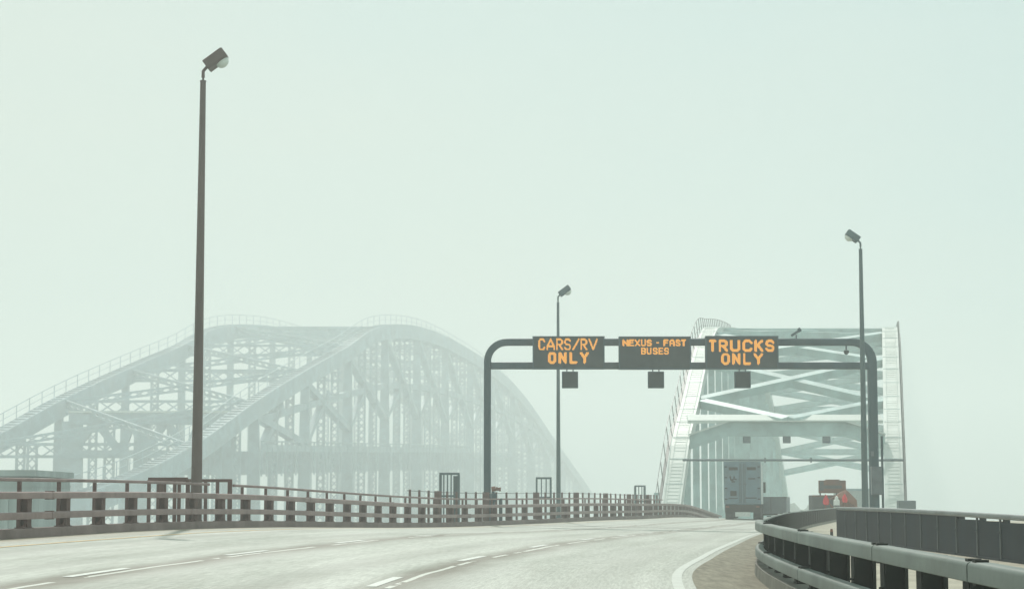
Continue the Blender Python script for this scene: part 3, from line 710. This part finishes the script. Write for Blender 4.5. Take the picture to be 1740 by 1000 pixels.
# ------------------------------------------------------------------ old truss bridge in the fog on the left
K = 3.0                                                             # metres per unit of the drawing the bridge is laid out on
def tb(D, off, z): return Vector(((.185*D+off)*K, D*K, CAMZ+z*K))
def KV(x, y, z): return Vector((x*K, y*K, z*K))
ZT = pchip([88,102,118,131,143,160,167,174,187.5,198.4,214,225,247,271,300,340], [-2.5,-.6,1.35,4.0,7.3,11.4,13.0,14.9,16.6,17.0,16.6,16.0,13.6,8.8,3.0,-5.5])
NO, FO = -45.0, -59.0
ob = thing('truss_bridge', 'old grey truss bridge with a humped top chord fading in fog behind the left railing', 'bridge', tb(190, -52, -8))
def tbar(mb, a_, b_, wd, ht, up=(0,0,1), wd2=None, ht2=None):
    return mb.bar(a_, b_, wd*K, ht*K, up, None if wd2 is None else wd2*K, None if ht2 is None else ht2*K)
def lattice(a_, b_, wv, width, t=.14, pitch=None):
    """two flanges laced with a zigzag of flat bars"""
    mb = MB(); a_ = Vector(a_); b_ = Vector(b_); wv = Vector(wv).normalized(); n = max(2, int((b_-a_).length/((pitch or width)*K))); hw = width*K/2
    for s_ in (-1, 1): tbar(mb, a_+wv*(s_*hw), b_+wv*(s_*hw), t*1.3, t*1.6)
    for i in range(n):
        p = a_.lerp(b_, i/n); q = a_.lerp(b_, (i+1)/n)
        tbar(mb, p-wv*hw, q+wv*hw, t*.55, t*.8); tbar(mb, p+wv*hw, q-wv*hw, t*.5, t*.7)
    return mb
tn = [131+12.5*i for i in range(14)]
def zdk(D): return min(3.7+(D-142)*.024, ZT(D)-.6 if D > 240 else 99)
xw = Vector((1, -.185, 0)).normalized()
for off in (NO, FO):
    pth = []
    for D in frange(89, 339, 3):
        t = Vector((.185, 1, (ZT(D+.2)-ZT(D-.2))/.4)).normalized(); pth.append((tb(D, off, ZT(D)-.55), xw*K, xw.cross(t)*K))
    ch = MB().sweep(pth, [(-.5,-.65),(.5,-.65),(.5,.6),(-.5,.6)]).build('top_chord', M['truss'], ob)
    mb = MB(); prev = None
    for D in frange(90, 318, 2.05):
        p = tb(D, off-.35, ZT(D)); q = p+KV(0,0,1.0); tbar(mb, p-KV(0,0,.2), q, .05, .05)
        if prev is not None: tbar(mb, prev, q, .045, .045); tbar(mb, prev-KV(0,0,.45), q-KV(0,0,.45), .03, .03)
        prev = q
    mb.build('walkway_railing', M['truss'], ch)
    mb = MB()
    for D in frange(90, 200, .75):                              # open stair treads on the chord
        p = tb(D, off, ZT(D)+.10); tbar(mb, p-xw*(.42*K), p+xw*(.42*K), .22, .04)
    for s_ in (-1, 1):
        for D in frange(90, 199, 2): tbar(mb, tb(D, off, ZT(D)+.06)+xw*(s_*.43*K), tb(D+2, off, ZT(D+2)+.06)+xw*(s_*.43*K), .05, .08)
    mb.build('stair', M['truss'], ch)
    for i, D in enumerate(tn):
        zt_ = ZT(D)-1.0
        mb = MB(); tbar(mb, tb(D, off, -7), tb(D, off, zt_), 1.25 if off == NO else .75, .8, (0,1,0), .62 if off == NO else .5, .6)
        vo = mb.build('vertical', M['truss'], ob)
        if i < len(tn)-1:
            D2 = tn[i+1]
            for fr in ((.36, .68) if off == NO else (.5,)):
                Dm = D+(D2-D)*fr
                lattice(tb(Dm, off, -7), tb(Dm, off, ZT(Dm)-1), xw, .55, .12).build('laced_column', M['truss'], ob)
            Dm = (D+D2)/2; zm = (zdk(D2)+ZT(D2))/2+.3; zm0 = (zdk(D)+ZT(D))/2+.3
            if off == FO: continue
            if ZT(Dm) > 6:
                tbar(MB(), tb(D, off, zt_-.2), tb(D2, off, max(zdk(D2)-.5, zm-3)), .6, .5).build('diagonal', M['truss'], ob)
                tbar(MB(), tb(D, off, zm0-3), tb(Dm, off, zm-.2), .5, .45).build('diagonal', M['truss'], ob)
                tbar(MB(), tb(D, off, zm0), tb(D2, off, zm), .5, .5).build('sub_strut', M['truss'], ob)
for i, D in enumerate(tn):
    a_ = tb(D, FO+.5, ZT(D)-.55); b_ = tb(D, NO-.5, ZT(D)-.55)
    lattice(a_, b_, (0,0,1), .8, .12, 1.1).build('top_strut', M['truss'], ob)
    if ZT(D) > 9 and i % 3 == 0:
        lattice(a_-KV(0,0,2.2), b_-KV(0,0,2.2), (0,0,1), .7, .11, 1.0).build('sway_strut', M['truss'], ob)
    if i < len(tn)-1:
        D2 = tn[i+1]
        for p, q, r, t in ((D, FO+.5, D2, NO-.5), (D, NO-.5, D2, FO+.5)):
            lattice(tb(p, q, ZT(p)-.3), tb(r, t, ZT(r)-.3), (0,0,1), .35, .10, .9).build('lateral', M['truss'], ob)
# portal frame at the near end: top beam, open knee braces, lower strut and its legs
D = 141; DK = D*K
zp = at(250, 712, DK).z; zs = at(250, 771, DK).z; xa = at(118, 712, DK).x; xb = at(396, 712, DK).x; zb = -14
mb = MB(); tbar(mb, (xa, DK, zp), (xb, DK, zp), .5, .75); tbar(mb, (at(100, 771, DK).x, DK, zs), (at(400, 771, DK).x, DK, zs), .5, .55)
for k, (p0, p1, p2) in enumerate(((122, 163, 205), (205, 225, 246), (246, 282, 318), (318, 340, 362))):
    for pe in (p0, p2): tbar(mb, (at(p1, 712, DK).x, DK+.05*(k+1), zp-.3), (at(pe, 771, DK).x, DK+.05*(k+1), zs+.2), .4, .55)
mb.build('portal_frame', M['truss'], ob)
tbar(MB(), (xa, DK-.1, zp+.52*K), (xb, DK-.1, zp+.52*K), .8, .13).build('portal_flange', M['arch'], ob)
for px, wd in ((122, 1.35), (240, 1.0), (384, 1.3)):
    x = at(px, 771, DK).x; mb = MB(); tbar(mb, (x, DK+.4, zb), (x, DK+.4, zp-.4), wd*1.25, .6, (0,1,0), wd, .5); mb.build('portal_leg', M['truss'], ob)
for px in (54, 185, 292, 345):
    x = at(px, 771, DK).x; lattice((x, DK+.4, zb), (x, DK+.4, zp-.3 if px > 60 else zs+2), (1,0,0), .62, .12).build('laced_leg', M['truss'], ob)
mb = MB(); vs = []
for D in (143, 252):
    for off in (NO-5.5, NO-.8):
        for q in (0, -1.7): vs.append(tb(D, off, 3.7+(D-142)*.024+q))
mb.add(vs, [(0,2,6,4),(1,5,7,3),(0,4,5,1),(2,3,7,6),(0,1,3,2),(4,6,7,5)]).build('deck', M['truss'], ob)
mb = MB(); prev = None
for D in frange(143, 215, 1.2):
    p = tb(D, NO+.7, zdk(D)); tbar(mb, p-KV(0,0,1.8), p+KV(0,0,.7), .12, .12)
    if prev is not None: tbar(mb, prev+KV(0,0,.7), p+KV(0,0,.7), .08, .10); tbar(mb, prev+KV(0,0,.2), p+KV(0,0,.2), .05, .5)
    prev = p
mb.build('deck_parapet', M['truss'], ob)
for D in (193.5, 268.5):
    for off in (NO, FO): MB().bar((*tb(D, off, 0).xy, -15.4), tb(D, off, -6.5), 6, 5, wd2=5, ht2=4).build('pier', M['kerb_r'], ob)

# building behind the railing at the left edge of the picture
A = at(-90, 799, 96); Bp = at(57, 799, 96); zt_ = A.z
bd = thing('building', 'low pale flat roofed building behind the left railing at the picture edge', 'building', ((A.x+Bp.x)/2, 100, -15))
MB().box(((A.x+Bp.x)/2, 100, (zt_-15)/2-.15), (Bp.x-A.x, 8, zt_+15-.3)).build('wall', M['building'], bd)
mb = MB(); mb.box(((A.x+Bp.x)/2, 100, zt_-.12), (Bp.x-A.x+.3, 8.4, .3)); mb.box(((A.x+Bp.x)/2, 100, zt_-.7), (Bp.x-A.x+.06, 8.06, .12)); mb.build('roof', M['building'], bd)
for k in range(9):
    MB().box((A.x+.4+(Bp.x-A.x-.8)*k/8, 95.95, (zt_-9)/2), (.16, .12, zt_+7)).build('pilaster', M['building'], bd)
q = at(1458, 842, 190)
b2 = thing('building', 'small pale block building in the haze left of the gantry right leg', 'building', (q.x, 194, -15))
MB().box((q.x+.4, 194, (q.z+.5-15)/2), (3.2, 6, q.z+.5+15)).build('wall', M['building'], b2)
mb = MB(); mb.box((q.x+.4, 194, q.z+.6), (3.4, 6.2, .2)); mb.box((q.x-1.3, 192, q.z+.9), (.2, .2, .9)); mb.build('roof', M['truss'], b2)

# ------------------------------------------------------------------ vehicles
def semi(label):
    d = 134; q = at(1262, 860, d); z0 = surf((q.x-XL(d))/(XR(d)-XL(d)), d).z
    t = thing('semi_truck', label, 'truck', (q.x, d, z0))
    Mx = Matrix.Translation((q.x, d, z0)) @ Matrix.Rotation(-.136, 4, 'Z')
    top = at(1262, 783.5, d).z-z0; W = 2.44; fl = 1.02; mb = lambda: MB(Mx)
    body = mb().box((0, 6.6, (fl+top)/2), (W, 13.1, top-fl)).build('trailer_body', M['truck_side'], t, bevel=.05)
    m_ = mb(); fr = .07
    for s_ in (-1, 1): m_.box((s_*(W/2-fr/2), .02, (fl+top)/2), (fr, .08, top-fl-.14))
    m_.box((0, .02, top-.035), (W, .08, .07)); m_.box((0, .02, fl+.035), (W, .08, .07)); m_.build('rear_frame', M['truck_door'], body)
    for s_ in (-1, 1):
        dr_ = mb().box((s_*.575, -.005, (fl+top)/2), (1.135, .05, top-fl-.16)).build('rear_door', M['truck_door'], t, bevel=.01)
        m_ = mb()
        for k in range(4): m_.box((s_*1.09, -.045, fl+.35+(top-fl-.7)*k/3), (.17, .05, .07))
        m_.build('hinge', M['truck_dark'], dr_)
        m_ = mb(); m_.tube((s_*.10, -.065, fl+.1), (s_*.10, -.065, top-.15), .022, n=8); m_.tube((s_*.19, -.06, fl+.1), (s_*.19, -.06, top-.15), .018, n=8); m_.box((s_*.16, -.08, fl+1.35), (.20, .03, .06)); m_.build('lock_rod', M['cabinet'], dr_)
        mb().box((s_*.60, -.038, top-.47), (.60, .02, .20)).build('vent', M['truck_dark'], dr_)
    m_ = mb()
    for (x, z, a, b_) in ((-.78,1.72,.10,.30),(-.66,1.62,.16,.12),(-.55,1.75,.10,.22),(-.60,1.50,.24,.09),(-.44,1.66,.12,.10)): m_.box((x, -.036, fl+z), (a, .012, b_), Matrix.Rotation(.3*(x+.6)*5, 3, 'Y'))
    m_.box((-.60, -.036, fl+.72), (.42, .012, .34)); m_.box((.62, -.036, fl+1.70), (.46, .012, .08)); m_.box((.55, -.036, fl+.42), (.75, .012, .07)); m_.box((-.62, -.035, fl+.40), (.62, .010, .06))
    m_.build('sticker', M['truck_dark'], t)
    m_ = mb(); m_.box((0, .12, fl-.28), (2.36, .16, .50)); m_.box((0, .05, .58), (2.2, .12, .14))
    for s_ in (-1, 1): m_.box((s_*.8, .12, .75), (.1, .12, .4))
    m_.build('bumper', M['truck_dark'], t)
    for s_ in (-1, 1): m_ = mb(); m_.box((s_*1.0, .035, fl-.16), (.22, .03, .10)); m_.build('tail_light', M['rust2'], t)
    mb().box((.0, -.03, .36), (1.0, .02, .30)).build('mud_flap', M['white'], t)
    for y in (1.4, 2.7, 11.6, 15.6):
        for s_ in (-1, 1):
            wq = mb(); wq.tube((s_*1.18, y, .52), (s_*.68, y, .52), .52, n=24); wo = wq.build('wheel', M['tyre'], t, smooth=True)
            wq = mb(); wq.tube((s_*1.19, y, .52), (s_*1.10, y, .52), .29, .24, 16); wq.build('rim', M['cabinet'], wo)
    mb().box((0, 8.5, .85), (.9, 15, .25)).build('chassis', M['truck_dark'], t)
    m_ = mb(); m_.prism([(13.6, .7), (16.6, .7), (16.6, 2.1), (15.9, 3.3), (14.6, 3.6), (13.6, 3.6)], -1.2, 1.2, 'x'); m_.build('cab', M['truck_door'], t, bevel=.06)
    m_ = mb(); m_.tube((1.0, 14.9, 2.1), (1.22, 14.9, 2.1), .03, n=8); m_.box((1.21, 14.9, 2.25), (.34, .14, .78)); m_.build('mirror', M['truck_dark'], t, bevel=.09)
    return t
semi('tall blue grey semi trailer seen from behind driving onto the arch bridge')

d = 146; A = at(1281, 843.5, d); Bp = at(1336, 843.5, d); W = Bp.x-A.x; cx = (A.x+Bp.x)/2; z0 = surf((cx-XL(d))/(XR(d)-XL(d)), d).z
z0 = min(z0, .0)
t = thing('box_trailer', 'low slate grey box trailer just right of the tall semi trailer', 'trailer', (cx, d, z0))
Mx = Matrix.Translation((cx, d, z0)) @ Matrix.Rotation(-.185, 4, 'Z'); top = A.z-z0
bo = MB(Mx).box((0, 2.6, (top+.45)/2), (W, 5.2, top-.45)).build('body', M['cabinet'], t, bevel=.02)
m_ = MB(Mx)
for s_ in (-1, 1): m_.box((s_*W*.245, -.012, (top+.5)/2), (W*.47, .04, top-.60))
m_.build('rear_door', M['cabinet'], bo)
m_ = MB(Mx); m_.box((0, -.02, top-.03), (W+.03, .08, .06)); m_.box((0, -.03, .52), (W, .1, .12)); m_.tube((.06, -.05, .6), (.06, -.05, top-.1), .02, n=8); m_.build('frame', M['truck_dark'], bo)
for s_ in (-1, 1):
    for y in (2.2, 3.1): MB(Mx).tube((s_*(W/2-.05), y, .36), (s_*(W/2-.32), y, .36), .36, n=20).build('wheel', M['tyre'], t, smooth=True)

# maintenance trailer with a raised rust-brown back panel, flags either side, a tarp and a barrel
d = 135
def road_z(x, d): return surf((x-XL(d))/(XR(d)-XL(d)), d).z
A = at(1380.5, 840.5, d); Bp = at(1421, 862, d); W = Bp.x-A.x; cx = (A.x+Bp.x)/2; z0 = road_z(cx, d)
t = thing('work_trailer', 'dark work trailer with a raised rust brown panel beyond the right guardrail', 'trailer', (cx, d, z0))
MB().box((cx, d+.9, (A.z+z0+.45)/2), (W, 1.8, A.z-z0-.45)).build('body', M['grey_box'], t, bevel=.03)
mb = MB(); mb.box((cx, d-.02, A.z-.05), (W+.04, .06, .08)); mb.box((cx-.1, d-.02, z0+.75), (W*.5, .05, .10)); mb.build('tailgate', M['rust'], t)
for s_ in (-1, 1): MB().tube((cx+s_*W*.42, d+.9, z0+.34), (cx+s_*W*.27, d+.9, z0+.34), .34, n=18).build('wheel', M['tyre'], t, smooth=True)
P0 = at(1392, 814.5, d); P1 = at(1438.5, 837.5, d); cx2 = (P0.x+P1.x)/2; cz2 = (P0.z+P1.z)/2; PW = P1.x-P0.x; PH = P0.z-P1.z
mb = MB(); mb.box((cx2, d+.3, cz2-.01), (PW, .22, PH-.05)); mb.box((cx2+.02, d+.3, cz2+PH/2-.02), (PW*.52, .24, .09)); pn = mb.build('raised_panel', M['rust'], t, bevel=.02)
mb = MB(); mb.box((cx2+PW*.02, d+.18, cz2-.02), (PW*.66, .02, PH*.24)); mb.box((P0.x+PW*.10, d+.18, cz2+.05), (PW*.16, .02, PH*.72)); mb.build('grille', M['grey_box'], pn)
mb = MB()
for k in (-.3, .3): mb.tube((cx2+k*PW-.25, d+.4, z0+.5), (cx2+k*PW-.25, d+.4, cz2-PH/2+.05), .05, n=8)
mb.build('mast', M['grey_box'], t)

def flag(label, px, pyt, pyb, hw, lean, d, st):
    A = at(px, pyt, d); Bp = at(px, pyb, d); z0 = road_z(A.x, d)
    s = thing('red_flag', label, 'flag', (A.x, d, z0), 'red flags by the work trailer')
    H = A.z-Bp.z; mb = MB(); vs = []; fs = []; n = 8
    outl = [(0, 0.12, .0), (.18, .36, 0), (.45, .78, 0), (.72, 1.0, 0), (.9, .92, 0), (1, .55, 0)]
    for k, wd, _ in outl:
        for i in range(n+1):
            u = -1+2*i/n; vs.append((A.x+u*wd*hw+lean*k*H, d-.05+.05*math.sin(u*5+k*3)*wd, A.z-k*H))
    for j in range(len(outl)-1):
        for i in range(n): q = j*(n+1)+i; fs.append((q, q+1, q+n+2, q+n+1))
    fo = mb.add(vs, fs).build('cloth', M['red'], s, smooth='all'); so_ = fo.modifiers.new('thick', 'SOLIDIFY'); so_.thickness = .03
    mb = MB()
    if st:
        B1 = at(px+12, pyt+4, d); B2 = at(px+12, pyb+5, d); C0 = at(px+2, (pyt+pyb)/2+1, d)
        mb.tube((C0.x, d+.02, C0.z), (B1.x, d+.02, B1.z), .05, n=8); mb.tube((C0.x, d+.02, C0.z), (B2.x, d+.02, B2.z), .06, n=8)
    mb.tube((A.x-.02, d+.12, z0), (A.x-.02, d+.12, A.z+.05), .035, n=8); mb.build('stick', M['rust2'], s)
flag('red flag with crossed sticks in front of the dark work trailer', 1403.5, 840.5, 857, .20, -.02, 133.6, True)
flag('red flag hanging in front of the orange brown tarp', 1435, 838.5, 853, .17, 0, 132.4, False)
d = 133.2
pts = [at(px, py, d) for px, py in ((1420, 843), (1433, 833), (1438.5, 831.5), (1456, 849), (1457, 862), (1424, 862), (1425, 850))]
s = thing('tarp', 'orange brown tarp draped in a peak beside the dark work trailer', 'tarp', (pts[5].x, d, road_z(pts[5].x, d)))
mb = MB(); ctr = at(1437, 848, d-.8); ap = at(1437, 833, d-.2)
fr = [(p.x, d, p.z) for p in pts]; bk = [(p.x, d+1.6, p.z-.1) for p in pts]; n = len(pts)
mb.add(fr+bk+[tuple(ctr), tuple(ap)], [(i, (i+1) % n, n+(i+1) % n, n+i) for i in range(n)]+[tuple(range(2*n-1, n-1, -1))]+[(i, 2*n, (i+1) % n) for i in range(n)])
mb.v = mb.v[:-1]; mb.build('cover', M['rust2'], s)
mb = MB()
for px in (1430, 1446): q = at(px, 850, d); mb.tube((q.x, d+.6, road_z(q.x, d)), (q.x, d+.6, q.z), .05, n=8)
mb.build('support', M['grey_box'], s)
d = 131.2; q = at(1421.5, 850, d); zt_ = at(1421.5, 842, d).z; z0 = road_z(q.x, d)
s = thing('traffic_barrel', 'white plastic barrel between the two red flags', 'barrel', (q.x, d, z0))
mb = MB(); prev = z0
for za, r0, r1 in ((.0,.26,.26),(.28,.235,.235),(.56,.25,.25),(.62,.21,.2),(.95,.19,.17)):
    pass
Hh = zt_-z0; zs = [0,.30,.31,.58,.60,.84,.86,.97,1.0]; rs = [.23,.22,.20,.19,.21,.20,.13,.10,.03]
for i in range(len(zs)-1): mb.tube((q.x, d, z0+Hh*zs[i]), (q.x, d, z0+Hh*zs[i+1]), rs[i], rs[i+1], 16, caps=False)
mb.build('shell', M['white'], s, smooth=True)
MB().tube((q.x, d, z0+Hh*.585), (q.x, d, z0+Hh*.64), .215, n=16).build('band', M['grey_box'], s)
# small amber marker on the ramp pavement
q = at(1413, 900, 70); zz = ZR(70)+.065
s = thing('marker_post', 'short dark marker post with an orange top on the ramp pavement', 'marker post', (q.x, 70, zz))
MB().tube((q.x, 70, zz), (q.x, 70, zz+.22), .06, .05, 12).build('stub', M['truck_dark'], s, smooth=True)
MB().tube((q.x, 70, zz+.22), (q.x, 70, zz+.32), .055, .04, 12).build('reflector', M['rust2'], s, smooth=True)

# ------------------------------------------------------------------ fog
hz = MB().box((0, 445, 23), (1820, 1420, 78)).build('haze', None or bpy.data.materials.new('fog'))
hz['kind'] = 'stuff'
m = hz.data.materials[0]; m.use_nodes = True; t = m.node_tree; t.nodes.clear()
o = t.nodes.new('ShaderNodeOutputMaterial'); v = t.nodes.new('ShaderNodeVolumePrincipled')
v.inputs['Color'].default_value = (.955, 1.0, .985, 1); v.inputs['Density'].default_value = .0017; v.inputs['Anisotropy'].default_value = .4
t.links.new(v.outputs[0], o.inputs['Volume'])
